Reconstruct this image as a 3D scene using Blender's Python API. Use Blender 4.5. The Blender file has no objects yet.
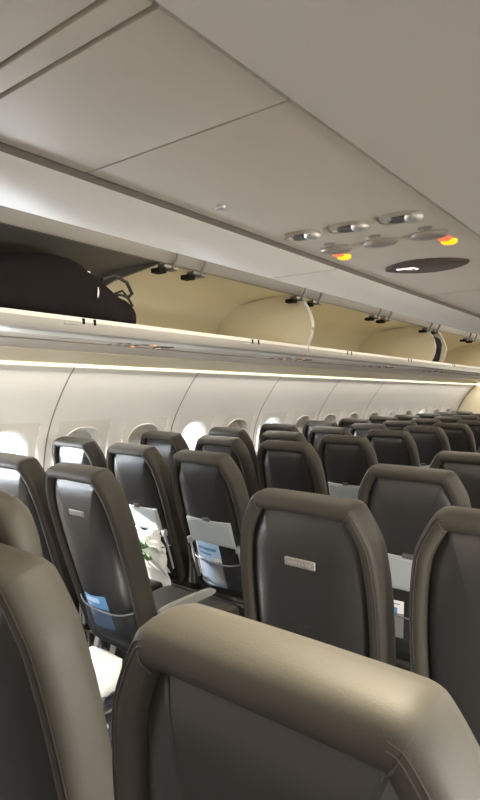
import bpy, bmesh, math, random
from mathutils import Vector, Matrix, Euler
random.seed(4)
SC = bpy.context.scene
COL = SC.collection
R = math.radians

# ------------------------------------------------------------------ materials
def mat(name, col, rough=0.5, metal=0.0, emis=None, estr=0.0, bump=0.0, bscale=200.0, var=0.0, vscale=6.0, spec=None, coat=0.0):
    m = bpy.data.materials.new(name); m.use_nodes = True
    nt = m.node_tree; b = nt.nodes['Principled BSDF']
    b.inputs['Base Color'].default_value = (*col, 1)
    b.inputs['Roughness'].default_value = rough
    b.inputs['Metallic'].default_value = metal
    if spec is not None: b.inputs['Specular IOR Level'].default_value = spec
    if coat: b.inputs['Coat Weight'].default_value = coat; b.inputs['Coat Roughness'].default_value = .15
    if emis:
        b.inputs['Emission Color'].default_value = (*emis, 1); b.inputs['Emission Strength'].default_value = estr
    tc = nt.nodes.new('ShaderNodeTexCoord')
    if bump:
        n = nt.nodes.new('ShaderNodeTexNoise'); n.inputs['Scale'].default_value = bscale; n.inputs['Detail'].default_value = 3
        nt.links.new(tc.outputs['Object'], n.inputs['Vector'])
        bp = nt.nodes.new('ShaderNodeBump'); bp.inputs['Strength'].default_value = bump; bp.inputs['Distance'].default_value = .002
        nt.links.new(n.outputs['Fac'], bp.inputs['Height']); nt.links.new(bp.outputs['Normal'], b.inputs['Normal'])
    if var:
        n = nt.nodes.new('ShaderNodeTexNoise'); n.inputs['Scale'].default_value = vscale; n.inputs['Detail'].default_value = 4
        nt.links.new(tc.outputs['Object'], n.inputs['Vector'])
        mx = nt.nodes.new('ShaderNodeMix'); mx.data_type = 'RGBA'
        mx.inputs['A'].default_value = (*[c * (1 - var) for c in col], 1)
        mx.inputs['B'].default_value = (*[min(1, c * (1 + var)) for c in col], 1)
        nt.links.new(n.outputs['Fac'], mx.inputs['Factor']); nt.links.new(mx.outputs['Result'], b.inputs['Base Color'])
    return m

M = {}
M['leather'] = mat('seat_leather', (.035, .0315, .026), .58, spec=.26, bump=.12, bscale=260, var=.12, vscale=9)
M['shell'] = mat('back_shell_plastic', (.022, .021, .021), .33, spec=.5, var=.1, vscale=5, bump=.1, bscale=400)
M['rimline'] = mat('shell_edge_trim', (.3, .3, .3), .35)
M['thread'] = mat('stitch_thread', (.035, .03, .025), .7)
M['tray'] = mat('tray_plastic', (.36, .39, .40), .4, var=.04)
M['tray_dark'] = mat('tray_bracket_plastic', (.3, .31, .32), .4)
M['plate'] = mat('name_plate_plastic', (.20, .19, .18), .35)
M['plate_mark'] = mat('name_plate_print', (.25, .24, .23), .4)
M['pocket'] = mat('pocket_mesh_fabric', (.035, .036, .042), .8, bump=.6, bscale=500)
M['pocket'].node_tree.nodes['Principled BSDF'].inputs['Alpha'].default_value = .55
M['elastic'] = mat('pocket_elastic', (.12, .12, .13), .7)
M['arm'] = mat('armrest_plastic', (.22, .22, .215), .4)
M['metal'] = mat('brushed_aluminium', (.6, .6, .6), .3, 1.0)
M['softmetal'] = mat('satin_lens_metal', (.62, .60, .56), .35, .6)
M['ring'] = mat('nozzle_grey_plastic', (.24, .22, .20), .5)
M['lip'] = mat('bin_lip_grey', (.36, .35, .33), .35)
M['hinge'] = mat('hinge_grey_metal', (.22, .21, .2), .4, .7)
M['chrome'] = mat('chrome', (.33, .30, .265), .4, .4)
M['panel'] = mat('cabin_panel', (.50, .45, .39), .5, var=.03, vscale=3)
M['panel_edge'] = mat('cabin_panel_light', (.64, .61, .57), .42, var=.03, vscale=3)
M['binw'] = mat('bin_outer_grey_white', (.66, .65, .62), .4, var=.03, vscale=3)
M['cream'] = mat('bin_inner_cream', (.78, .73, .575), .5, var=.04, vscale=2.5)
M['header'] = mat('bin_header_grey', (.22, .21, .195), .4)
M['gap_shadow'] = mat('gap_shadow_brown', (.12, .10, .085), .6)  # brown with the shadow of the panel gaps put into it
M['liner'] = mat('bin_liner_grey', (.17, .165, .155), .5)
M['wall'] = mat('side_wall_panel', (.80, .785, .76), .45, var=.025, vscale=2)
M['frame'] = mat('window_surround', (.72, .70, .66), .4)
M['shade'] = mat('window_shade', (.70, .68, .64), .5)
M['cove'] = mat('cove_panel_cream', (.72, .65, .46), .45)
M['seam'] = mat('panel_seam', (.26, .24, .22), .8)
M['floor'] = mat('cabin_carpet', (.04, .042, .05), .95, bump=.8, bscale=300, var=.3, vscale=60)
M['black'] = mat('black_hole_plastic', (.010, .008, .007), .9, spec=.15)
M['dkgrey'] = mat('dark_grey_plastic', (.09, .085, .08), .4)
M['nylon'] = mat('black_nylon', (.009, .007, .0075), .9, spec=.2, bump=.5, bscale=350, var=.25, vscale=12)
M['nylon_lt'] = mat('black_webbing', (.03, .028, .028), .6, bump=.5, bscale=300)
M['red'] = mat('red_tag', (.5, .05, .05), .6)
M['white'] = mat('white_paper', (.8, .8, .78), .6, var=.03, vscale=20)
M['blue'] = mat('blue_print', (.12, .28, .55), .5)
M['bluelt'] = mat('pale_blue_print', (.45, .62, .85), .5)
M['green'] = mat('green_print', (.16, .30, .14), .6)
M['ink'] = mat('dark_ink', (.05, .05, .07), .6)
M['led'] = mat('led_strip', (.9, .85, .7), .4, emis=(1, .86, .58), estr=1.6)
M['celight'] = mat('ceiling_light_lens', (.9, .88, .8), .4, emis=(1, .87, .68), estr=3.0)
M['amber'] = mat('amber_sign_light', (.9, .5, .02), .4, emis=(1, .50, .01), estr=1.1)
M['redglow'] = mat('red_sign_light', (.8, .2, .1), .4, emis=(1, .2, .08), estr=.55)
M['signglow'] = mat('white_sign_symbol', (.9, .85, .83), .4, emis=(1, .78, .72), estr=1.3)
M['signlens'] = mat('smoked_sign_lens', (.085, .066, .056), .55, spec=.25)
# clear window pane that lets daylight pass
m = bpy.data.materials.new('window_pane'); m.use_nodes = True; nt = m.node_tree; nt.nodes.clear()
o_ = nt.nodes.new('ShaderNodeOutputMaterial'); mi = nt.nodes.new('ShaderNodeMixShader'); mi.inputs[0].default_value = .06
tr = nt.nodes.new('ShaderNodeBsdfTransparent'); gl = nt.nodes.new('ShaderNodeBsdfGlossy'); gl.inputs['Roughness'].default_value = .05
nt.links.new(tr.outputs[0], mi.inputs[1]); nt.links.new(gl.outputs[0], mi.inputs[2]); nt.links.new(mi.outputs[0], o_.inputs[0])
M['pane'] = m

# ------------------------------------------------------------------ mesh helpers
def obj(name, bm, m, parent=None, smooth=True, ang=40):
    me = bpy.data.meshes.new(name)
    bmesh.ops.recalc_face_normals(bm, faces=bm.faces[:])
    bm.to_mesh(me); bm.free()
    for mm in (m if isinstance(m, (list, tuple)) else [m]): me.materials.append(mm)
    if smooth:
        for p in me.polygons: p.use_smooth = True
        me.set_sharp_from_angle(angle=R(ang))
    o = bpy.data.objects.new(name, me); COL.objects.link(o)
    if parent: o.parent = parent
    return o
def tag(o, label, cat, group=None):
    o['label'] = label; o['category'] = cat
    if group: o['group'] = group
    return o
def thing(name, label, cat, loc=(0, 0, 0), group=None, rz=0):
    o = bpy.data.objects.new(name, None); COL.objects.link(o); o.empty_display_size = .05
    o.location = loc; o.rotation_euler = (0, 0, rz)
    return tag(o, label, cat, group)
def struct(name, bm, m, smooth=True, ang=40, label=None):
    o = obj(name, bm, m, None, smooth, ang); o['kind'] = 'structure'
    if label: o['label'] = label
    return o
def box(bm, x0, x1, y0, y1, z0, z1, bev=0, seg=2, mi=0):
    vs = [bm.verts.new((x, y, z)) for x in (x0, x1) for y in (y0, y1) for z in (z0, z1)]
    fs = [bm.faces.new([vs[i] for i in f]) for f in ((0, 1, 3, 2), (4, 6, 7, 5), (0, 4, 5, 1), (2, 3, 7, 6), (0, 2, 6, 4), (1, 5, 7, 3))]
    for f in fs: f.material_index = mi
    if bev:
        es = list({e for f in fs for e in f.edges})
        r = bmesh.ops.bevel(bm, geom=es, offset=bev, segments=seg, profile=.6, affect='EDGES')
        for f in r['faces']: f.material_index = mi
    return vs
def loft(bm, rings, closed=True, cap0=True, cap1=True, mi=0):
    vr = [[bm.verts.new(p) for p in r] for r in rings]
    n = len(rings[0])
    for a, b in zip(vr, vr[1:]):
        for i in range(n if closed else n - 1):
            f = bm.faces.new((a[i], a[(i + 1) % n], b[(i + 1) % n], b[i])); f.material_index = mi
    if cap0: bm.faces.new(vr[0]).material_index = mi
    if cap1: bm.faces.new(vr[-1]).material_index = mi
    return vr
def tube(bm, pts, r, n=8, mi=0):
    pts = [Vector(p) for p in pts]; rings = []
    for i, p in enumerate(pts):
        t = (pts[min(i + 1, len(pts) - 1)] - pts[max(i - 1, 0)]).normalized()
        a = t.cross(Vector((0, 0, 1)));
        if a.length < .1: a = t.cross(Vector((1, 0, 0)))
        a.normalize(); b = t.cross(a)
        rr = r[i] if isinstance(r, (list, tuple)) else r
        rings.append([p + a * rr * math.cos(k * 2 * math.pi / n) + b * rr * math.sin(k * 2 * math.pi / n) for k in range(n)])
    loft(bm, rings, mi=mi)
def disc(bm, c, rx, ry, z0, z1, n=24, bev=.0, mi=0):
    c = Vector(c)
    def ring(s, z): return [(c.x + rx * s * math.cos(k * 2 * math.pi / n), c.y + ry * s * math.sin(k * 2 * math.pi / n), z) for k in range(n)]
    rs = [ring(1, z0), ring(1, z1)] if not bev else [ring(1, z0), ring(1, z1 + (z0 - z1) * .4), ring(1 - bev, z1)]
    loft(bm, rs, mi=mi)
def extr(bm, prof, y0, y1, mi=0):
    """closed (x,z) outline extruded along y"""
    loft(bm, [[(x, y0, z) for x, z in prof], [(x, y1, z) for x, z in prof]], mi=mi)
def strip(prof, th, closed=False):
    """open (x,z) polyline -> closed outline with thickness th on the left-hand side"""
    out = []
    for i, (x, z) in enumerate(prof):
        a = Vector(prof[max(i - 1, 0)]); b = Vector(prof[min(i + 1, len(prof) - 1)])
        t = (b - a).normalized(); out.append((x - t.y * th, z + t.x * th))
    return list(prof) + out[::-1]
def chaikin(p, k=2, closed=True):
    for _ in range(k):
        q = []
        n = len(p)
        rng = range(n) if closed else range(n - 1)
        if not closed: q.append(p[0])
        for i in rng:
            a = Vector(p[i]); b = Vector(p[(i + 1) % n])
            q.append(tuple(a * .75 + b * .25)); q.append(tuple(a * .25 + b * .75))
        if not closed: q.append(p[-1])
        p = q
    return p
def inset(poly, d):
    n = len(poly); out = []
    for i in range(n):
        a = Vector(poly[i - 1]); b = Vector(poly[(i + 1) % n]); t = (b - a).normalized()
        out.append((poly[i][0] + t.y * -d, poly[i][1] + t.x * d))
    return out

# ------------------------------------------------------------------ seats
HALF = [(.0, .777), (.118, .776), (.138, .775), (.156, .766), (.192, .702), (.206, .665), (.220, .53), (.214, .30), (.198, .06), (.17, -.02), (0, -.03)]
OUT = [(-x, z) for x, z in HALF[::-1]] + HALF[1:-1]            # clockwise seen from the rear
OUT = [p for i, p in enumerate(OUT) if OUT.index(p) == i]
OUT = chaikin(OUT, 4)
# orientation so that positive inset goes inwards
area = sum(OUT[i - 1][0] * OUT[i][1] - OUT[i][0] * OUT[i - 1][1] for i in range(len(OUT)))
if area < 0: OUT = OUT[::-1]
HINGE_Z, HINGE_Y = .40, .0

def ring3(d, y): return [(x, y, z) for x, z in inset(OUT, d)]
def scale3(base, s, y):
    cx, cz = 0, .4
    return [(cx + (x - cx) * s, y, cz + (z - cz) * s) for x, z in base]

def make_seat(kind):
    """kind: 'plate' seats carry a name plate, 'tray' seats a folded tray"""
    t = thing('airplane_seat', 'dark grey leather seat', 'seat')
    bm = bmesh.new()
    rings = [ring3(.043, .026), ring3(.041, .004), ring3(.036, -.003), ring3(.024, -.006), ring3(.010, -.002), ring3(.002, .010),
             ring3(0, .028), ring3(.001, .058), ring3(.008, .080), ring3(.026, .094), ring3(.06, .098), ring3(.1, .09)]
    loft(bm, rings)
    back = obj('backrest', bm, M['leather'], t, ang=70)
    # stitched seams running across the rim at the shoulders and along it
    bm = bmesh.new()
    for sx in (-1, 1):
        path = []
        pr = [((.155, .757), 0)]
        for d in (.038, .030, .022, .012, .004, .0005):
            x, z = .152, .764
            y = {.038: .0, .030: -.0045, .022: -.0065, .012: -.0035, .004: .006, .0005: .03}[d]
            k = .152; path.append((sx * (.146 - (d * .55)), y - .0006, .7625 - d * .85))
        tube(bm, path, .0011, 5)
    for off in (.0105, .0165):
        pts = [p for p in inset(OUT, off)]
        ys = {.0105: -.0026, .0165: -.0045}[off]
        right = [(x, ys - .0004, z) for x, z in pts if x > .13 and z > .05]
        left = [(x, ys - .0004, z) for x, z in pts if x < -.13 and z > .05]
        for sd in (right, left):
            sd.sort(key=lambda p: -p[2]); tube(bm, sd, .0009, 4)
    obj('seam_stitching', bm, M['thread'], back)
    # hard shell in the recess
    bm = bmesh.new(); base = inset(OUT, .0425)
    loft(bm, [[(x, .028, z) for x, z in base], [(x, .020, z) for x, z in inset(OUT, .0425)],
              scale3(base, .985, .019), scale3(base, .95, .013), scale3(base, .88, .003), scale3(base, .76, -.006), scale3(base, .6, -.012), scale3(base, .4, -.0155), scale3(base, .12, -.017)])
    sh = obj('back_shell', bm, M['shell'], back, ang=70)
    if kind == 'plate':
        bm = bmesh.new(); box(bm, -.046, .046, -.0145, .0, .598, .621, .004, 3)
        obj('name_plate', bm, M['plate'], back)
        bm = bmesh.new()
        for k in range(7): box(bm, -.036 + k * .0105, -.036 + k * .0105 + .007, -.0155, -.0142, .606, .613, 0)
        obj('plate_lettering', bm, M['plate_mark'], back)
    else:
        bm = bmesh.new(); box(bm, -.138, .138, -.020, -.002, .318, .452, .006, 3)
        box(bm, -.125, .125, -.0215, -.018, .330, .440, .001, 1)
        tr = obj('tray_table', bm, M['tray'], back)
        for sx in (-1, 1):
            bm = bmesh.new(); box(bm, sx * .155 - .012, sx * .155 + .012, -.022, .004, .296, .33, .004)
            tube(bm, [(sx * .155, -.012, .31), (sx * .155, -.012, .10)], .006, 8)
            obj('tray_arm', bm, M['tray_dark'], back)
        bm = bmesh.new(); box(bm, -.02, .02, -.027, -.002, .448, .466, .004); obj('tray_latch', bm, M['dkgrey'], back)
    # literature pocket
    bm = bmesh.new(); zs = [.02, .05, .12, .19, .235]; outs = [.004, -.030, -.046, -.042, -.032]
    rr = []
    for z, yo in zip(zs, outs):
        rr.append([(x, yo * (1 - (abs(x) / .165) ** 4) + .006, z - .02 * (1 - (x / .165) ** 2) * (z > .2)) for x in [-.165 + i * .33 / 16 for i in range(17)]] +
                  [(.165 - i * .33 / 16, .008, z - .02 * (1 - ((.165 - i * .33 / 16) / .165) ** 2) * (z > .2)) for i in range(17)])
    loft(bm, rr)
    pk = obj('literature_pocket', bm, M['pocket'], back, ang=60)
    if kind == 'plate': pk.location = (0, 0, -.035)
    bm = bmesh.new()
    tube(bm, [(x, -.034 * (1 - (abs(x) / .17) ** 4) + .003, .236 - .02 * (1 - (x / .17) ** 2)) for x in [-.165 + i * .33 / 16 for i in range(17)]], .0035, 6)
    pe = obj('pocket_elastic', bm, M['elastic'], back)
    if kind == 'plate': pe.location = (0, 0, -.035)
    # cushion, frame, armrest, legs
    bm = bmesh.new()
    prof = chaikin([(.03, .35), (.03, .455), (.25, .45), (.48, .475), (.525, .46), (.53, .40), (.49, .365), (.25, .35)], 2)
    pl = lambda x, s: [(x, .28 + (y - .28) * s, .41 + (z - .41) * s) for y, z in prof]
    loft(bm, [pl(-.222, .86), pl(-.219, .95), pl(-.205, 1), pl(0, 1.0), pl(.205, 1), pl(.219, .95), pl(.222, .86)])
    obj('seat_cushion', bm, M['leather'], t, ang=60)
    bm = bmesh.new()
    tube(bm, [(-.245, .12, .335), (.245, .12, .335)], .018, 10); tube(bm, [(-.245, .40, .335), (.245, .40, .335)], .018, 10)
    obj('seat_frame', bm, M['metal'], t)
    for sx in (-1, 1):
        bm = bmesh.new()
        pr = chaikin([(.0, .575), (.0, .605), (.20, .61), (.30, .608), (.325, .595), (.32, .578), (.2, .575)], 2)
        for a in (0,):
            rg = lambda x, s: [(x, .2 + (y - .2) * s, .592 + (z - .592) * s) for y, z in pr]
            c = sx * .2345
            loft(bm, [rg(c - .0115, .93), rg(c - .009, 1), rg(c + .009, 1), rg(c + .0115, .93)])
        box(bm, sx * .2345 - .008, sx * .2345 + .008, -.0, .05, .42, .59, .004)
        obj('armrest', bm, M['arm'], t, ang=50)
    for sx in (-1, 1):
        bm = bmesh.new(); tube(bm, [(sx * .19, .14, .33), (sx * .19, .05, .0)], .014, 8); tube(bm, [(sx * .19, .40, .33), (sx * .19, .46, .0)], .014, 8)
        tube(bm, [(sx * .19, .03, .012), (sx * .19, .48, .012)], .012, 8)
        obj('leg', bm, M['metal'], t)
    return t

def copy_tree(o, parent=None):
    c = o.copy(); COL.objects.link(c)
    if parent: c.parent = parent
    for ch in list(o.children): copy_tree(ch, c)
    return c

protos = {'plate': None, 'tray': None}
SEATS = {}
BACKS = {}
def place_seat(key, x, ytop, lean, kind, label, group, rz=0, dz=0, sz=1):
    if protos[kind] is None:
        protos[kind] = make_seat(kind); t = protos[kind]
    else:
        t = copy_tree(protos[kind])
    a = R(lean)
    t.location = (x, ytop + math.sin(a) * .77, dz)
    t.rotation_euler = (0, 0, R(rz)); t.scale = (1, 1, sz)
    tag(t, label, 'seat', group)
    for ch in t.children:
        if ch.name.startswith('backrest'):
            ch.location = (0, 0, HINGE_Z); ch.rotation_euler = (a, 0, 0)
            BACKS[key] = (Matrix.Translation(t.location) @ Matrix.Rotation(R(rz), 4, 'Z') @ Matrix.Translation((0, 0, HINGE_Z)) @ Matrix.Rotation(a, 4, 'X'))
    SEATS[key] = t
    return t

PITCH = .692
ordn = ['first', 'second', 'third', 'fourth', 'fifth', 'sixth', 'seventh', 'eighth', 'ninth', 'tenth', 'eleventh', 'twelfth', 'thirteenth']
# right-hand block (aisle and middle columns are what the picture shows)
XA, XM, XW = .515, 1.01, 1.505
sb = {('A', 0): (.43, 13, 'large dark seat back with raised head cushion, cut by the left edge'),
      ('M', 0): (.395, 8, 'nearest, largest seat back with khaki stitched top rim, at the bottom'),
      ('A', 1): (1.24, 9, 'dark seat back with a name plate in the centre, straight behind the nearest seat'),
      ('M', 1): (1.24, 6, 'dark seat back with a name plate cut by the right edge of the view'),
      ('A', 2): (2.0, 9, 'seat back with a pale tray and white card, right of centre'),
      ('A', 3): (2.68, 10, 'seat back at the right edge beyond the one with the white card'),
      ('A', 4): (3.40, 11, 'seat back mostly hidden at the far right edge, farthest of the right-hand block')}
for (c, k), (y, ln, lab) in sb.items():
    place_seat('S' + c + str(k), (XA if c == 'A' else XM) + {('A', 0): -.108, ('M', 0): .012, ('A', 1): .016, ('M', 1): .019, ('A', 2): -.012}.get((c, k), 0), y, ln, 'plate' if k < 2 else 'tray', lab, 'seats of the right-hand block', sz={('M', 0): 1.034, ('A', 0): 1.018, ('M', 1): 1.018, ('A', 1): 1.005}.get((c, k), 1))
# left-hand block
colname = {'A': 'aisle', 'M': 'middle', 'W': 'window'}
special = {('A', 0): 'seat whose cushion and armrest alone show between the two nearest seat backs',
           ('A', 1): 'dark seat back with small name plate and a blue leaflet in its pocket',
           ('M', 1): 'seat back at the left edge in front of the bright window, with shiny reflection',
           ('A', 2): 'left-hand aisle seat with a pale tray folded up and a blue card below it',
           ('M', 2): 'left-hand middle seat with a sunlit newspaper in its pocket'}
leanj = {1: 19, 2: 19, 3: 18, 4: 19, 5: 18}
for k in range(0, 13):
    for c, x in (('A', -XA), ('M', -XM), ('W', -XW)):
        if k == 0 and c != 'A': continue
        lab = special.get((c, k), 'left-hand %s seat, %s row beyond the large khaki-topped seats' % (colname[c], ordn[k - 1]))
        ln = leanj.get(k, 18) + random.uniform(-.6, .6) + (-1 if c == 'W' else 0)
        y = .605 + PITCH * k + random.uniform(-.012, .012)
        place_seat('P' + c + str(k), x, y, ln, 'plate' if k <= 1 else 'tray', lab, 'seats of the left-hand block')

# raised head cushion on the front of the seat at the left edge
bm = bmesh.new()
hp = chaikin([(-.15, .56), (-.155, .70), (-.165, .80), (-.13, .865), (.13, .865), (.165, .80), (.155, .70), (.15, .56)], 2)
def hr(sc_, y): return [(x * sc_, y, .71 + (z - .71) * sc_) for x, z in hp]
loft(bm, [hr(.80, .092), hr(.93, .094), hr(.985, .104), hr(1.0, .120), hr(.985, .138), hr(.93, .150), hr(.8, .153)])
bk = [ch for ch in SEATS['SA0'].children if ch.name.startswith('backrest')][0]
hc = obj('head_cushion', bm, M['leather'], bk, ang=70); hc.location = (-.145, 0, -.032)
# things held in the pockets -------------------------------------------------
def place_on_back(o, key, x, y, z, rot=0.0):
    mw = BACKS[key] @ Matrix.Translation((x, y, z)) @ Matrix.Rotation(R(rot), 4, 'Y')
    o.matrix_world = mw; o.location = mw.to_translation(); o.rotation_euler = mw.to_euler()
def card(w, h, m, name, label, cat, bend=.01):
    bm = bmesh.new(); n = 10
    fr = [[(-w / 2 + w * i / 8, -bend * math.sin(math.pi * i / 8), h * j / n) for i in range(9)] for j in range(n + 1)]
    vf = [[bm.verts.new(p) for p in r] for r in fr]
    vb = [[bm.verts.new((p[0], p[1] + .0016, p[2])) for p in r] for r in fr]
    for j in range(n):
        for i in range(8):
            bm.faces.new((vf[j][i], vf[j][i + 1], vf[j + 1][i + 1], vf[j + 1][i])); bm.faces.new((vb[j][i], vb[j + 1][i], vb[j + 1][i + 1], vb[j][i + 1]))
    for j in range(n):
        bm.faces.new((vf[j][0], vf[j + 1][0], vb[j + 1][0], vb[j][0])); bm.faces.new((vf[j][8], vb[j][8], vb[j + 1][8], vf[j + 1][8]))
    for i in range(8):
        bm.faces.new((vf[0][i], vb[0][i], vb[0][i + 1], vf[0][i + 1])); bm.faces.new((vf[n][i], vf[n][i + 1], vb[n][i + 1], vb[n][i]))
    return tag(obj(name, bm, m), label, cat)
def printed(parent, name, m, shapes, bend, w):
    bm = bmesh.new()
    for x0, x1, z0, z1 in shapes:
        n = 5; f = []
        for i in range(n + 1):
            x = x0 + (x1 - x0) * i / n; y = -bend * math.sin(math.pi * (x + w / 2) / w) - .0009
            f.append((bm.verts.new((x, y, z0)), bm.verts.new((x, y, z1))))
        for a, b in zip(f, f[1:]): bm.faces.new((a[0], b[0], b[1], a[1]))
    return obj(name, bm, m, parent)
c = card(.15, .25, M['bluelt'], 'safety_card', 'pale blue card in the pocket under the tray of the left-hand aisle seat', 'card', .008)
printed(c, 'card_print', M['blue'], [(-.055, .055, .205, .222), (-.055, .02, .18, .19)], .008, .15)
printed(c, 'card_border', M['white'], [(-.073, -.062, .05, .245), (.03, .071, .03, .17)], .008, .15)
place_on_back(c, 'PA2', -.05, -.016, .075, 3)
c = card(.13, .15, M['blue'], 'leaflet', 'blue leaflet in the pocket of the left-hand seat with a name plate', 'leaflet', .008)
printed(c, 'leaflet_band', M['bluelt'], [(-.06, .03, .118, .142), (-.06, -.03, .05, .11)], .008, .13)
place_on_back(c, 'PA1', -.03, -.016, .09, -4)
c = card(.105, .15, M['white'], 'safety_card', 'white card with a blue mark under the pale tray right of centre', 'card', .008)
printed(c, 'card_print', M['blue'], [(-.012, .03, .09, .122), (-.04, .04, .135, .139)], .008, .105)
printed(c, 'card_symbol', M['ink'], [(.0, .018, .10, .112)], .008, .105)
place_on_back(c, 'SA2', -.088, -.016, .125, 4)
# newspaper: folded, sagging, several sheets
bm = bmesh.new()
for s in range(5):
    n = 12; dy = -.006 * s; pts = []
    for j in range(n + 1):
        z = .27 * j / n; row = []
        for i in range(11):
            x = -.13 + .026 * i
            y = dy - .02 * math.sin(math.pi * i / 10) - .012 * math.sin(j * .9 + s + i * .5) - .02 * (j / n) ** 2 * s / 4
            row.append(bm.verts.new((x + .004 * s * math.sin(s * 2.), y, z - .02 * s * (i / 10) + (0 if j < n else .01 * math.sin(i * 1.7 + s)))))
        pts.append(row)
    for j in range(n):
        for i in range(10): bm.faces.new((pts[j][i], pts[j][i + 1], pts[j + 1][i + 1], pts[j + 1][i]))
nw = tag(obj('newspaper', bm, M['white'], ang=80), 'crumpled white newspaper in sunlight, hanging from a left-hand seat pocket', 'newspaper')
sd = nw.modifiers.new('t', 'SOLIDIFY'); sd.thickness = .001
place_on_back(nw, 'PM2', .0, -.028, .075, 3)
bm = bmesh.new()
for (x0, x1, z0, z1) in ((.03, .11, .20, .24), (.05, .12, .13, .165), (.0, .06, .165, .18)):
    g = [[bm.verts.new((x0 + (x1 - x0) * i / 4, -.085 - .006 * math.sin(i * 1.3 + j), z0 + (z1 - z0) * j / 3 + .01 * math.sin(i * 2))) for i in range(5)] for j in range(4)]
    for j in range(3):
        for i in range(4): bm.faces.new((g[j][i], g[j][i + 1], g[j + 1][i + 1], g[j + 1][i]))
gp = obj('printed_picture', bm, M['green'], nw)
sd = gp.modifiers.new('t', 'SOLIDIFY'); sd.thickness = .001

# ------------------------------------------------------------------ cabin section
Y0, Y1 = -2.6, 9.75
PROF = chaikin([(1.525, 1.575), (1.60, 1.50), (1.72, 1.33), (1.80, 1.18), (1.845, 1.0), (1.85, .78), (1.80, .45), (1.72, .15), (1.69, -.01)], 2, closed=False)
cum = [0]
for a, b in zip(PROF, PROF[1:]): cum.append(cum[-1] + math.hypot(b[0] - a[0], b[1] - a[1]))
TOT = cum[-1]
def P(s):
    s = max(0, min(TOT, s))
    for i in range(len(cum) - 1):
        if s <= cum[i + 1] or i == len(cum) - 2:
            f = (s - cum[i]) / (cum[i + 1] - cum[i])
            a, b = Vector(PROF[i]), Vector(PROF[i + 1]); p = a.lerp(b, f); t = (b - a).normalized()
            return p, Vector((-t.y, t.x)) # outward normal
def wpt(side, y, s, d):
    p, n = P(s); q = p + n * d
    if n.x < 0: q = p - n * d
    return (side * q.x, y, q.y)
def s_at_z(z):
    lo, hi = 0, TOT
    for _ in range(40):
        m_ = (lo + hi) / 2
        if P(m_)[0].y > z: lo = m_
        else: hi = m_
    return lo
SW = s_at_z(.985); HH, HW = .262, .2
FR = 28
def rr(hw, hh, r, n=FR):
    pts = []
    for q, (cx, cy) in enumerate(((hw - r, hh - r), (-(hw - r), hh - r), (-(hw - r), -(hh - r)), (hw - r, -(hh - r)))):
        for k in range(n // 4):
            a = math.pi / 2 * (q + k / (n / 4 - 1)); pts.append((cx + r * math.cos(a), cy + r * math.sin(a)))
    return pts
def rect_match(hw, hh, base):
    out = []
    for x, y in base:
        k = min(hw / abs(x) if x else 9, hh / abs(y) if y else 9); out.append((x * k, y * k))
    for c in ((hw, hh), (-hw, hh), (-hw, -hh), (hw, -hh)):
        i = min(range(len(out)), key=lambda j: (out[j][0] - c[0]) ** 2 + (out[j][1] - c[1]) ** 2); out[i] = c
    return out
WOPEN = {-1: {2, 5, 7, 10, 13}, 1: set()}
wy = [.18 + .533 * k - 2.132 for k in range(0, 23)]      # includes 1.78, 2.31 ...
OPENL = []
wn = [0]
def side_wall(side, openset, halfset):
    bm = bmesh.new()
    ys = []
    ws = [y for y in wy if Y0 + .25 < y < Y1 - .25]
    edges = [Y0]
    for y in ws: edges += [y - HW, y + HW]
    edges.append(Y1)
    ss_all = [TOT * i / 40 for i in range(41)]
    up = [s for s in ss_all if s < SW - HH - .01] + [SW - HH]; dn = [SW + HH] + [s for s in ss_all if s > SW + HH + .01]
    mid = [SW - HH + 2 * HH * i / 8 for i in range(9)]
    def grid(ya, yb, sl):
        g = [[bm.verts.new(wpt(side, y, s, 0)) for s in sl] for y in (ya, yb)]
        for i in range(len(sl) - 1): bm.faces.new((g[0][i], g[0][i + 1], g[1][i + 1], g[1][i]))
    for i in range(0, len(edges) - 1):
        ya, yb = edges[i], edges[i + 1]
        if yb - ya < 1e-4: continue
        grid(ya, yb, up); grid(ya, yb, dn)
        if i % 2 == 0: grid(ya, yb, mid)
    bmesh.ops.remove_doubles(bm, verts=bm.verts[:], dist=1e-5)
    w = struct('wall_left' if side < 0 else 'wall_right', bm, M['wall'], ang=60)
    for yc in ws:
        wn[0] += 1
        r0 = rr(.152, .217, .13); r1 = rr(.145, .21, .125); r2 = rr(.128, .18, .11); r3 = rr(.118, .165, .10)
        rec = rect_match(HW, HH, r0)
        bm = bmesh.new(); rg = lambda pts, d: [wpt(side, yc + x, SW - z, d) for x, z in pts]
        loft(bm, [rg(rec, 0), rg([((a[0] + b[0]) / 2, (a[1] + b[1]) / 2) for a, b in zip(rec, r0)], 0), rg(r0, 0), rg(rr(.149, .214, .128), -.005), rg(r1, -.003), rg(r2, .035), rg(r3, .06), rg(r3, .075)], cap0=False, cap1=False)
        o = struct('window_%d' % wn[0], bm, M['frame'], ang=50)
        bm = bmesh.new(); vs = [bm.verts.new(p) for p in rg(rr(.12, .168, .10), .068)]
        c0 = bm.verts.new(wpt(side, yc, SW, .068))
        for a in range(len(vs)): bm.faces.new((vs[a], vs[(a + 1) % len(vs)], c0))
        obj('pane', bm, M['pane'], o, smooth=False)
        k = wy.index(yc)
        opn = k in openset
        if not opn:
            bot = .165 if k not in halfset else halfset[k]
            bm = bmesh.new()
            y_a, y_b = yc - .125, yc + .125; s_a = SW - .172; s_b = SW + bot
            for d in (.050, .054):
                g = [[bm.verts.new(wpt(side, y, s_a + (s_b - s_a) * i / 6, d)) for i in range(7)] for y in (y_a, y_b)]
                for i in range(6): bm.faces.new((g[0][i], g[0][i + 1], g[1][i + 1], g[1][i]))
            obj('shade', bm, M['shade'], o)
        if opn or k in halfset: OPENL.append((side, yc, k in halfset))
    return w
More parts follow.
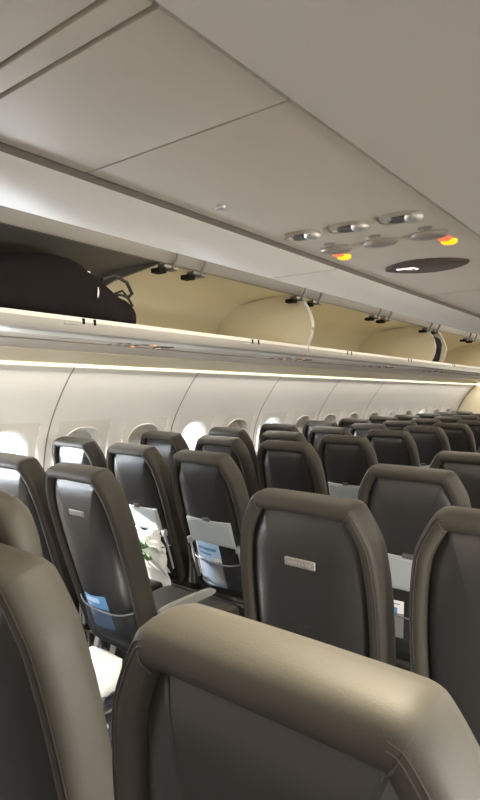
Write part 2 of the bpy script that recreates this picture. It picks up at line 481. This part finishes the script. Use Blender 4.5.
def kofy(y): return min(range(len(wy)), key=lambda i: abs(wy[i] - y))
# left: open where daylight blows out; unseen near ones opened to add light
LO = {kofy(y) for y in (.18, .71, 1.25, 1.78, 3.38, 4.45, 8.18)}
LH = {kofy(2.31): -.02, kofy(7.1): .0}
RO = {kofy(y) for y in (.71, 1.25)}
side_wall(-1, LO, LH); side_wall(1, RO, {})
# panel seams on the walls
tn = [0]
def trim(bm, m, label=None, smooth=True, ang=40):
    tn[0] += 1; return struct('trim_%d' % tn[0], bm, m, smooth, ang, label)
for side in (-1, 1):
    for k in range(0, 9):
        y = -1.155 + 1.066 * k + 1.066 * 0 + .0 + 1.07 * 0
        y = 2.045 + 1.066 * (k - 4)
        if not Y0 < y < Y1: continue
        bm = bmesh.new(); g = []
        for i in range(41):
            s = TOT * i / 40
            g.append([bm.verts.new(wpt(side, y - .005, s, -.0015)), bm.verts.new(wpt(side, y + .005, s, -.0015))])
        for a, b in zip(g, g[1:]): bm.faces.new((a[0], a[1], b[1], b[0]))
        trim(bm, M['seam'])
# lower dado/air-return strip, floor, ends, ceiling
bm = bmesh.new(); box(bm, -1.9, 1.9, Y0 - .05, Y1 + .05, -.06, 0); struct('floor', bm, M['floor'], False)
bm = bmesh.new(); box(bm, -1.95, 1.95, Y0 - .1, Y0, -.06, 2.4); struct('wall_back', bm, M['wall'], False)
bm = bmesh.new(); box(bm, -1.95, -.42, Y1, Y1 + .06, -.06, 2.4, .01); box(bm, .42, 1.95, Y1, Y1 + .06, -.06, 2.4, .01)
box(bm, -.42, .42, Y1, Y1 + .06, 2.0, 2.4); struct('wall_front', bm, M['cove'])
bm = bmesh.new(); box(bm, -1.95, 1.95, Y1 + 1.2, Y1 + 1.26, -.06, 2.4); struct('wall_galley', bm, M['wall'])
bm = bmesh.new(); box(bm, -1.95, 1.95, Y0 - .1, Y1 + 1.3, 2.26, 2.32); struct('ceiling', bm, M['panel'])
# thin dark seam along bulkhead corner
for side in (-1,):
    bm = bmesh.new(); g = []
    for i in range(41):
        s = TOT * i / 40
        g.append([bm.verts.new(wpt(side, Y1 - .07, s, -.004)), bm.verts.new(wpt(side, Y1 - .002, s, -.004))])
    for a, b in zip(g, g[1:]): bm.faces.new((a[0], a[1], b[1], b[0]))
    trim(bm, M['header'])

ZP = 1.669
for side in (-1, 1):
    a, b = sorted((side * .822, side * 1.088)); bm = bmesh.new(); box(bm, a, b, Y0 + .02, Y1 - .02, ZP + .017, ZP + .021)
    tn_ = struct('trim_%d' % (90 + side), bm, M['gap_shadow'], False)  # unseen dark sheet added above the panels, paints shadow into their joints
for side in (-1, 1):
    f = lambda pts: [(side * x, z) for x, z in pts]
    # outer valance between the service panels and the wall, then the cream cove with its light line
    bm = bmesh.new(); extr(bm, f(strip([(1.081, ZP - .001), (1.0835, ZP - .004), (1.12, ZP - .005), (1.27, 1.640)], .010)), Y0, Y1)
    trim(bm, M['panel'], 'smooth grey-beige panel above the window seats')
    bm = bmesh.new(); extr(bm, f(strip([(1.274, 1.643), (1.276, 1.636), (1.40, 1.607), (1.512, 1.582)], .010)), Y0, Y1 - .05)
    trim(bm, M['cove'], 'cream cove panel above the windows')
    bm = bmesh.new(); extr(bm, f([(1.505, 1.574), (1.515, 1.568), (1.535, 1.566), (1.535, 1.59), (1.51, 1.59)]), Y0, Y1 - .12)
    trim(bm, M['led'], 'thin warm light line along the top of the side wall')

# ------------------------------------------------------------------ service panels
def service_panel(y0, y1, side, label, group='blank panels under the bins'):
    bm = bmesh.new(); a, b = sorted((side * .8235, side * 1.0735)); box(bm, a, b, y0 + .0018, y1 - .0018, ZP + .002, ZP + .014, .002, 2)
    return tag(obj('service_panel', bm, M['panel']), label, 'ceiling panel', group)
service_panel(-1.10, .212, 1, 'plain ceiling panel in the upper left corner above the view'); service_panel(.212, .234, 1, 'narrow strip panel between two plain overhead panels, upper left')
service_panel(.234, .373, 1, 'small plain overhead panel left of the transverse seam')
service_panel(-2.55, -1.1, 1, 'plain ceiling panel behind the view')
service_panel(1.31, 2.26, 1, 'plain overhead panel beyond the no smoking sign, right edge')
for q, (a, b) in enumerate(((2.26, 3.2), (3.2, 4.15), (4.15, 5.1), (5.1, 6.05), (6.05, 7.0), (7.0, 7.95), (7.95, 8.9), (8.9, 9.7))):
    service_panel(a, b, 1, 'plain right-hand overhead panel farther along, outside the view')
def psu(loc, rz, label, ln=.95):
    """passenger service unit hanging face down; local origin: panel centre of its reading lights, -z is down"""
    t = thing('passenger_service_unit', label, 'service panel', loc, 'passenger service units', rz)
    bm = bmesh.new(); box(bm, -.1275, .1225, -.325, .608, .002, .014, .002, 2); obj('panel', bm, M['panel'], t)
    for k, x in enumerate((-.073, -.0, .073)):
        # reading light: oval bezel, dark throat, chrome ball on each side
        bm = bmesh.new(); n = 28
        def el(rx, ry, z): return [(x + rx * math.cos(a * 2 * math.pi / n), ry * math.sin(a * 2 * math.pi / n), z) for a in range(n)]
        loft(bm, [el(.029, .018, .003), el(.028, .017, -.003), el(.025, .0145, -.0025), el(.021, .011, .004), el(.015, .008, .006)])
        b = obj('reading_light', bm, M['chrome'], t)
        bm = bmesh.new(); bmesh.ops.create_uvsphere(bm, u_segments=16, v_segments=10, radius=.0125, matrix=Matrix.Translation((x + .018, 0, -.002)) @ Matrix.Diagonal((1, 1, .6, 1)))
        obj('lens', bm, M['softmetal'], b)
        bm = bmesh.new(); disc(bm, (x - .004, 0, 0), .011, .0105, .004, -.0042, 18, .15); obj('light_throat', bm, M['dkgrey'], b)
        # call button and gasper ovals
        yy = .10
        bm = bmesh.new(); disc(bm, (x, yy, 0), .027, .0155, .002, -.0045, 24, .12)
        b = obj('air_nozzle', bm, M['chrome'], t)
        bm = bmesh.new(); disc(bm, (x + .004, yy, 0), .0185, .0095, -.003, -.0065, 20, .3); obj('nozzle_ring', bm, M['ring'], b)
        bm = bmesh.new(); disc(bm, (x + .006, yy - .032, 0), .010, .005, .002, -.0012, 16, .2); obj('button', bm, M['ring'], t)
    for x in (-.090, .081):
        bm = bmesh.new(); disc(bm, (x + .002, .153, 0), .0115, .0105, .002, -.0035, 20, .25); b = obj('indicator_light', bm, M['amber'], t)
        bm = bmesh.new(); disc(bm, (x + .002, .134, 0), .010, .007, .002, -.0025, 20, .25); obj('red_segment', bm, M['redglow'], b)
    # no smoking / seat belt sign: lens shaped smoked window
    bm = bmesh.new(); n = 24
    def lens(sx, sy, z): return [(-.005 + .074 * sx * math.cos(a * 2 * math.pi / n), .295 + .050 * sy * math.sin(a * 2 * math.pi / n) * (abs(math.sin(a * 2 * math.pi / n)) ** .5), z) for a in range(n)]
    loft(bm, [lens(1, 1, .003), lens(1, 1, -.002), lens(.94, .92, -.0032)]); sg = obj('warning_sign', bm, M['signlens'], t)
    bm = bmesh.new()
    cx, cy = -.037, .283
    box(bm, cx - .016, cx + .012, cy - .004, cy + .003, -.0042, -.0030)                 # cigarette
    box(bm, cx + .0135, cx + .0165, cy - .004, cy + .003, -.0042, -.0030)
    tube(bm, [(cx + .015, cy + .004, -.0037), (cx + .019, cy + .009, -.0037), (cx + .013, cy + .013, -.0037)], .0013, 5)
    vs = [bm.verts.new(p) for p in ((cx - .013, cy - .010, -.0043), (cx - .010, cy - .012, -.0043), (cx + .010, cy + .011, -.0043), (cx + .007, cy + .013, -.0043))]; bm.faces.new(vs)
    obj('no_smoking_symbol', bm, M['signglow'], sg, smooth=False)
    # small oval release hole
    bm = bmesh.new(); disc(bm, (-.085, -.163, 0), .0085, .0045, .002, -.0022, 18, .2); obj('release_latch', bm, M['metal'], t)
    return t
u0 = psu((.951, .698, ZP), 0, 'overhead service unit with reading lights, two amber lamps and a no smoking sign')
PSUY = [1.9, 3.32, 4.74, 6.16, 7.58]
for q, y in enumerate(PSUY):
    u = copy_tree(u0); u.location = (-.951, y, ZP); u.rotation_euler = (0, 0, 0)
    u['label'] = 'service unit under the open left-hand bins, %s from the left' % ordn[q]
ed = [-2.55, .2] + [v for y in PSUY for v in (y - .34, y + .61)] + [9.7]
for a, b in ((-2.55, .15), (.15, PSUY[0] - .34)) + tuple((PSUY[i] + .61, PSUY[i + 1] - .34) for i in range(4)) + ((PSUY[4] + .61, 9.0), (9.0, 9.7)):
    service_panel(a, b, -1, 'plain panel strip under the open left-hand bins, between service units', 'panels between left-hand service units')

# ------------------------------------------------------------------ overhead bins
DP = 1.135; B0 = .91
# left: open bins, each module has two raised doors
def open_bin(y0, y1, label, liner_to=None, div0=0):
    t = thing('overhead_bin', label, 'overhead bin', (-.95, (y0 + y1) / 2, ZP), 'open left-hand overhead bins')
    inv = Vector((.95, -(y0 + y1) / 2, -ZP))
    def fin(o):
        o.data.transform(Matrix.Translation(inv)); return o
    g = .004
    outer = [(-.647, 1.733), (-.643, 1.715), (-.645, 1.69), (-.655, 1.672), (-.675, 1.6655), (-.822, 1.6655), (-.822, 1.685), (-1.42, 1.685), (-1.50, 1.76), (-1.50, 1.92), (-1.40, 2.08), (-1.28, 2.14), (-.70, 2.14), (-.668, 2.12), (-.664, 2.058), (-.672, 2.044), (-.69, 2.044), (-.705, 2.056)]
    inner = chaikin([(-.705, 2.07), (-1.10, 2.07), (-1.30, 2.0), (-1.41, 1.88), (-1.43, 1.76), (-1.38, 1.712)], 2, closed=False) + [(-.70, 1.706), (-.668, 1.712), (-.662, 1.734)]
    # body: outside skin and inside skin share the outline; inside faces carry the cream material
    bm = bmesh.new(); prof = outer + inner; n = len(prof); ya, yb = y0 + g, y1 - g
    A = [bm.verts.new((x, ya, z)) for x, z in prof]; B = [bm.verts.new((x, yb, z)) for x, z in prof]
    for i in range(n):
        fc = bm.faces.new((A[i], A[(i + 1) % n], B[(i + 1) % n], B[i]))
        fc.material_index = 3 if i in (1, 2, 3) else 1 if i >= len(outer) - 1 and i < n - 3 else (2 if 12 <= i < len(outer) - 1 else 0)
    bm.faces.new(A); bm.faces.new(B)
    fin(obj('bin_body', bm, [M['binw'], M['cream'], M['header'], M['lip']], t, ang=35))
    # divider walls with bowed front edge
    edge = chaikin([(-.76, 2.085), (-.665, 2.0), (-.615, 1.88), (-.625, 1.80), (-.665, 1.722)], 2, closed=False)
    for ye in (ya + .001 + div0, yb - .013):
        bm = bmesh.new(); extr(bm, edge + [(-1.40, 1.72), (-1.42, 1.88), (-1.30, 2.02)], ye, ye + .012); dv = fin(obj('divider', bm, M['cream'], t, ang=35)); bm = bmesh.new(); tube(bm, [(x, ye + .006, z) for x, z in edge], .0075, 8); fin(obj('edge_trim', bm, M['binw'], dv))
    if liner_to:
        bm = bmesh.new(); pr = [(-.71, 2.066), (-1.10, 2.066), (-1.24, 2.03), (-1.34, 1.93), (-1.33, 1.925), (-1.23, 2.02), (-1.10, 2.056), (-.71, 2.056)]
        extr(bm, pr, ya + .016, liner_to); fin(obj('upper_liner', bm, M['liner'], t))
        bm = bmesh.new(); extr(bm, [(-.71, 2.06), (-.72, 2.045), (-1.05, 2.0), (-1.22, 1.95), (-1.33, 1.88), (-1.36, 1.92), (-1.24, 2.03), (-1.10, 2.06)], liner_to, liner_to + .012)
        fin(obj('support_rib', bm, M['header'], t))
    ym = (y0 + y1) / 2
    for da, db in ((y0, ym), (ym, y1)):
        # raised door: curved slab hinged at the top, opened over the aisle
        bm = bmesh.new(); pr = strip(chaikin([(-.675, 2.112), (-.60, 2.15), (-.50, 2.185), (-.40, 2.20)], 2, closed=False), .022)
        extr(bm, pr, da + .012, db - .012); d = fin(obj('bin_door', bm, M['binw'], t, ang=35))
        bm = bmesh.new(); dc = (da + db) / 2; box(bm, -.42, -.395, dc - .05, dc + .05, 2.185, 2.20, .003); fin(obj('door_handle', bm, M['metal'], d))
        for yh in (da + .10, db - .10):
            bm = bmesh.new()
            box(bm, -.705, -.655, yh - .035, yh + .035, 2.018, 2.036, .003, 1)
            tube(bm, [(-.69, yh, 2.02), (-.655, yh + .02, 2.03), (-.635, yh + .03, 2.07), (-.628, yh + .03, 2.130)], .008, 8)
            box(bm, -.70, -.64, yh + .01, yh + .045, 2.012, 2.026, .003, 1)
            h = fin(obj('hinge_arm', bm, M['hinge'], t))
            bm = bmesh.new(); box(bm, -.73, -.668, yh - .055, yh - .005, 1.995, 2.018, .004, 1); fin(obj('hinge_block', bm, M['black'], h))
        for dy in (-.028, .028):
            bm = bmesh.new(); box(bm, -.652, -.6405, dc + dy - .006, dc + dy + .006, 1.706, 1.730, .002, 1); fin(obj('latch_slot', bm, M['black'], t))
        bm = bmesh.new(); box(bm, -.644, -.6415, dc - .12, dc - .05, 1.700, 1.706, .001, 1); fin(obj('lip_plate', bm, M['metal'], t))
        for dd in (-.3, .38):
            bm = bmesh.new(); bmesh.ops.create_cone(bm, cap_ends=True, segments=14, radius1=.011, radius2=.011, depth=.010, matrix=Matrix.Translation((-1.345, dc + dd, 1.968)) @ Matrix.Rotation(R(50), 4, 'Y'))
            fin(obj('rubber_stop', bm, M['dkgrey'], t))
    return t
mods = [(B0 - 2 * DP, B0, 'open bin at the far left, outside the view', None),
        (B0, B0 + 2 * DP, 'open overhead bin holding the black bag, leftmost in view', 1.93),
        (B0 + 2 * DP, B0 + 4 * DP - .07, 'empty cream open bin between the curved divider and the dark gap', None),
        (B0 + 4 * DP - .07, B0 + 6 * DP, 'open cream bin beyond the dark gap at the right edge', None, .265),
        (B0 + 6 * DP, 9.70, 'open bin at the far end by the bulkhead', None)]
for a in mods: open_bin(*a)
# right: closed bins, seen from below
def closed_bin(y0, y1, label):
    t = thing('overhead_bin', label, 'overhead bin', (.95, (y0 + y1) / 2, ZP), 'closed right-hand overhead bins'); inv = Vector((-.95, -(y0 + y1) / 2, -ZP)); g = .0022
    def fin(o): o.data.transform(Matrix.Translation(inv)); return o
    bm = bmesh.new()
    pr = [(.655, 1.678), (.66, 1.668), (.672, 1.664), (.813, 1.664), (.817, 1.666), (.8175, 1.70), (1.42, 1.70), (1.50, 1.78), (1.45, 2.0), (1.28, 2.14), (.72, 2.14), (.70, 2.10), (.665, 1.705), (.655, 1.70)]
    extr(bm, pr, y0 + g, y1 - g); fin(obj('bin_body', bm, M['panel_edge'], t, ang=30))
    bm = bmesh.new(); pr = strip(chaikin([(.690, 2.10), (.645, 2.0), (.620, 1.88), (.630, 1.79), (.650, 1.712)], 2, closed=False), -.013)
    pr = [(x + .004, z) for x, z in pr]
    extr(bm, pr, y0 + .004, y1 - .004); d = fin(obj('bin_door', bm, M['binw'], t, ang=30))
    bm = bmesh.new(); yc = (y0 + y1) / 2; box(bm, .618, .632, yc - .06, yc + .06, 1.715, 1.735, .003); fin(obj('door_handle', bm, M['metal'], d))
    bm = bmesh.new(); box(bm, .8176, .8185, y0 + .001, y1 - .001, 1.6655, 1.70); fin(obj('gap_shadow_strip', bm, M['gap_shadow'], t))  # dark strip on the riser, the gap's shadow put into its colour
    return t
labs = ['closed bin behind the view', 'closed bin behind the view, next to the camera', 'closed bin whose pale underside runs from the upper left to the cross seam', 'closed bin whose pale underside starts at the cross seam', 'closed right-hand bin farther along']
for q in range(-3, 8):
    y0 = B0 + DP * q; y1 = min(B0 + DP * (q + 1), 9.7)
    if y1 - y0 < .3 or y1 < Y0: continue
    y0 = max(y0, Y0 + .01)
    closed_bin(y0, y1, labs[min(4, max(0, q + 3))])

# ceiling light panels over the aisle
for q, y in enumerate([-1.6, .2, 2.0, 3.8, 5.6, 7.4, 9.0]):
    t = thing('ceiling_light', 'long warm light panel above the aisle', 'ceiling light', (0, y, 2.26), 'aisle ceiling lights')
    bm = bmesh.new(); box(bm, -.17, .17, -.66, .66, -.012, 0, .004); obj('light_frame', bm, M['panel'], t)
    bm = bmesh.new(); box(bm, -.15, .15, -.64, .64, -.02, -.010, .003); obj('lens', bm, M['celight'], t)

# ------------------------------------------------------------------ things in the bins
t = thing('black_bag', 'slumped black travel bag with red and white tag in the leftmost open bin', 'bag', (-.90, 1.40, 1.71))
bm = bmesh.new()
secs = [(-.42, .10, .10, .0), (-.40, .17, .17, 0), (-.30, .20, .235, 0), (-.15, .215, .262, 0), (-.02, .22, .283, 0), (.08, .215, .280, 0), (.16, .205, .245, 0),
        (.24, .19, .205, 0), (.31, .175, .165, .0), (.345, .165, .148, 0), (.37, .16, .152, 0), (.42, .15, .125, 0), (.455, .12, .10, 0), (.465, .07, .06, 0)]
rings = []
for i, (y, hw, h, dx) in enumerate(secs):
    rg = []
    for k in range(28):
        a = 2 * math.pi * k / 28; ca, sa = math.cos(a), math.sin(a)
        x = hw * math.copysign(abs(ca) ** .55, ca); z = h / 2 + h / 2 * math.copysign(abs(sa) ** .6, sa)
        wob = 1 + .025 * math.sin(3 * a + i * 1.3) + .02 * math.sin(7 * a + i * 2.1)
        rg.append((x * wob + dx, y, .008 + z * (wob if z > .03 else 1)))
    rings.append(rg)
loft(bm, rings); b = obj('bag_body', bm, M['nylon'], t, ang=70)
sm = b.modifiers.new('s', 'SUBSURF'); sm.levels = sm.render_levels = 1
bm = bmesh.new(); tube(bm, [(.18, .20, .21), (.19, .26, .235), (.19, .33, .215), (.18, .37, .17), (.165, .36, .155)], .008, 8)
obj('carry_strap', bm, M['nylon_lt'], t)
bm = bmesh.new(); tube(bm, [(.06, -.30, .243), (.08, -.15, .272), (.09, 0, .29), (.09, .1, .286), (.08, .2, .232)], .004, 6); obj('zipper', bm, M['nylon_lt'], t)
bm = bmesh.new(); box(bm, .205, .2085, .04, .05, .205, .215, .001, 1); box(bm, .19, .194, .06, .10, .235, .242, .001, 1); tg = obj('red_tag', bm, M['red'], t)
bm = bmesh.new(); box(bm, .196, .200, .085, .125, .222, .229, .001, 1); obj('white_tag', bm, M['white'], t)
bm = bmesh.new(); tube(bm, [(.217, .15, .165), (.219, .152, .145), (.218, .15, .12)], .0035, 6); obj('zip_pull', bm, M['metal'], t)
bm = bmesh.new()
for s_ in (-1, 1): tube(bm, [(.12, .30 * 1, .16), (.16, .33, .17 + .01 * s_), (.165, .36, .15), (.15, .40, .12)], .006, 6)
obj('buckle_strap', bm, M['nylon_lt'], t)
# black block put beyond the divider; its colour is the dark of the gap
bm = bmesh.new()
yy = B0 + 4 * DP - .063
pr = [(-.70, 1.985), (-.665, 1.955), (-.648, 1.90), (-.665, 1.84), (-.672, 1.745), (-.71, 1.712), (-.95, 1.712), (-1.0, 1.95)]
extr(bm, pr, yy, yy + .245); bmesh.ops.bevel(bm, geom=bm.edges[:], offset=.006, segments=2, affect='EDGES')
tag(obj('gap_shadow_panel', bm, M['black']), 'narrow black panel standing in for the dark of the gap between two open cream bins near the right edge', 'panel')

bm = bmesh.new(); st = SEATS['PA0'].location
top = []; 
pts = [(-.10, .476), (-.02, .478), (.05, .478), (.062, .470), (.066, .44), (.068, .405), (.069, .37)]
g = []
for j, (x, z) in enumerate(pts):
    g.append([(st.x + .165 + x, st.y + .31 + .022 * i + (.006 if j % 2 else 0), z + .004 * math.sin(i * 1.1) * (j < 3) + (-.008 * (i % 2) if j == len(pts) - 1 else 0) + .0007 * i * (j > 3)) for i in range(11)])
vv = [[bm.verts.new(p) for p in r] for r in g]
for a, b in zip(vv, vv[1:]):
    for i in range(10): bm.faces.new((a[i], a[i + 1], b[i + 1], b[i]))
pp = tag(obj('paper_bag', bm, M['white'], ang=60), 'white paper bag with serrated edge draped over the seat cushion between the nearest seats', 'paper bag')
sd = pp.modifiers.new('t', 'SOLIDIFY'); sd.thickness = .0015; sd.offset = 1
# ------------------------------------------------------------------ lights
def area(name, loc, rot, sx, sy, power, col, spread=180):
    l = bpy.data.lights.new(name, 'AREA'); l.shape = 'RECTANGLE'; l.size = sx; l.size_y = sy; l.energy = power; l.color = col; l.spread = R(spread)
    o = bpy.data.objects.new(name, l); o.location = loc; o.rotation_euler = rot; COL.objects.link(o); return o
for side, yc, half in OPENL:
    p, n = P(SW); x = side * (abs(p.x) + .16)
    pw = 30 if side < 0 else 50
    area('window_daylight', (x, yc, 1.02), (0, R(62) * (-1 if side < 0 else 1), 0), .44, .40, pw * (.6 if half else 1), (.86, .93, 1.0) if side < 0 else (1, .95, .84), 130)
for y in (-1.6, .2, 2.0, 3.8, 5.6, 7.4, 9.0):
    area('aisle_light', (0, y, 2.235), (0, 0, 0), .3, 1.2, 11, (1, .86, .66))
for side in (-1, 1):
    area('cove_light', (side * 1.49, (Y0 + Y1) / 2, 1.562), (0, R(18) * side, 0), .02, Y1 - Y0 - .3, 68, (1, .93, .83))
sun = bpy.data.lights.new('sun', 'SUN'); sun.energy = 40; sun.angle = R(.6); sun.color = (1, .95, .88)
def spot(loc, tgt, power, ang):  # added spots that brighten the nearest seat tops; the reading lights are unlit
    l = bpy.data.lights.new('seat_top_spot', 'SPOT'); l.energy = power; l.spot_size = R(ang); l.spot_blend = .8; l.color = (1, .88, .62); l.shadow_soft_size = .02
    o = bpy.data.objects.new('seat_top_spot', l); o.location = loc; COL.objects.link(o)
    o.rotation_euler = (Vector(tgt) - Vector(loc)).to_track_quat('-Z', 'Y').to_euler()
spot((1.024, .70, 1.660), (1.02, .46, 1.19), 75, 60)
spot((.878, .70, 1.660), (.42, .50, 1.19), 30, 50)
so = bpy.data.objects.new('sun', sun); COL.objects.link(so)
so.rotation_euler = Vector((.82, .27, -.36)).to_track_quat('-Z', 'Y').to_euler()
w = bpy.data.worlds.new('world'); SC.world = w; w.use_nodes = True
nt = w.node_tree; bg = nt.nodes['Background']; bg.inputs['Color'].default_value = (.85, .92, 1, 1); bg.inputs['Strength'].default_value = 3.0

# ------------------------------------------------------------------ camera
cam = bpy.data.cameras.new('camera'); co = bpy.data.objects.new('camera', cam); COL.objects.link(co)
cam.sensor_fit = 'VERTICAL'; cam.sensor_height = 24; cam.lens = 24 * 579 / 800; cam.clip_start = .02
yaw, pitch, roll = R(38.47), R(-1.07), R(.72)
fwd = Vector((-math.sin(yaw) * math.cos(pitch), math.cos(yaw) * math.cos(pitch), math.sin(pitch)))
right = Vector((math.cos(yaw), math.sin(yaw), 0)); up = right.cross(fwd)
# horizon drops to the right in the picture: camera rolled anticlockwise
r2 = right * math.cos(roll) + up * math.sin(roll); u2 = up * math.cos(roll) - right * math.sin(roll)
mw = Matrix((r2, u2, -fwd)).transposed().to_4x4(); mw.translation = Vector((1.325, 0, 1.45))
co.matrix_world = mw; SC.camera = co
SC.view_settings.view_transform = 'Standard'; SC.view_settings.look = 'None'; SC.view_settings.gamma = 1
SC.view_settings.exposure = 0.0
SC.cycles.max_bounces = 8; SC.cycles.diffuse_bounces = 5
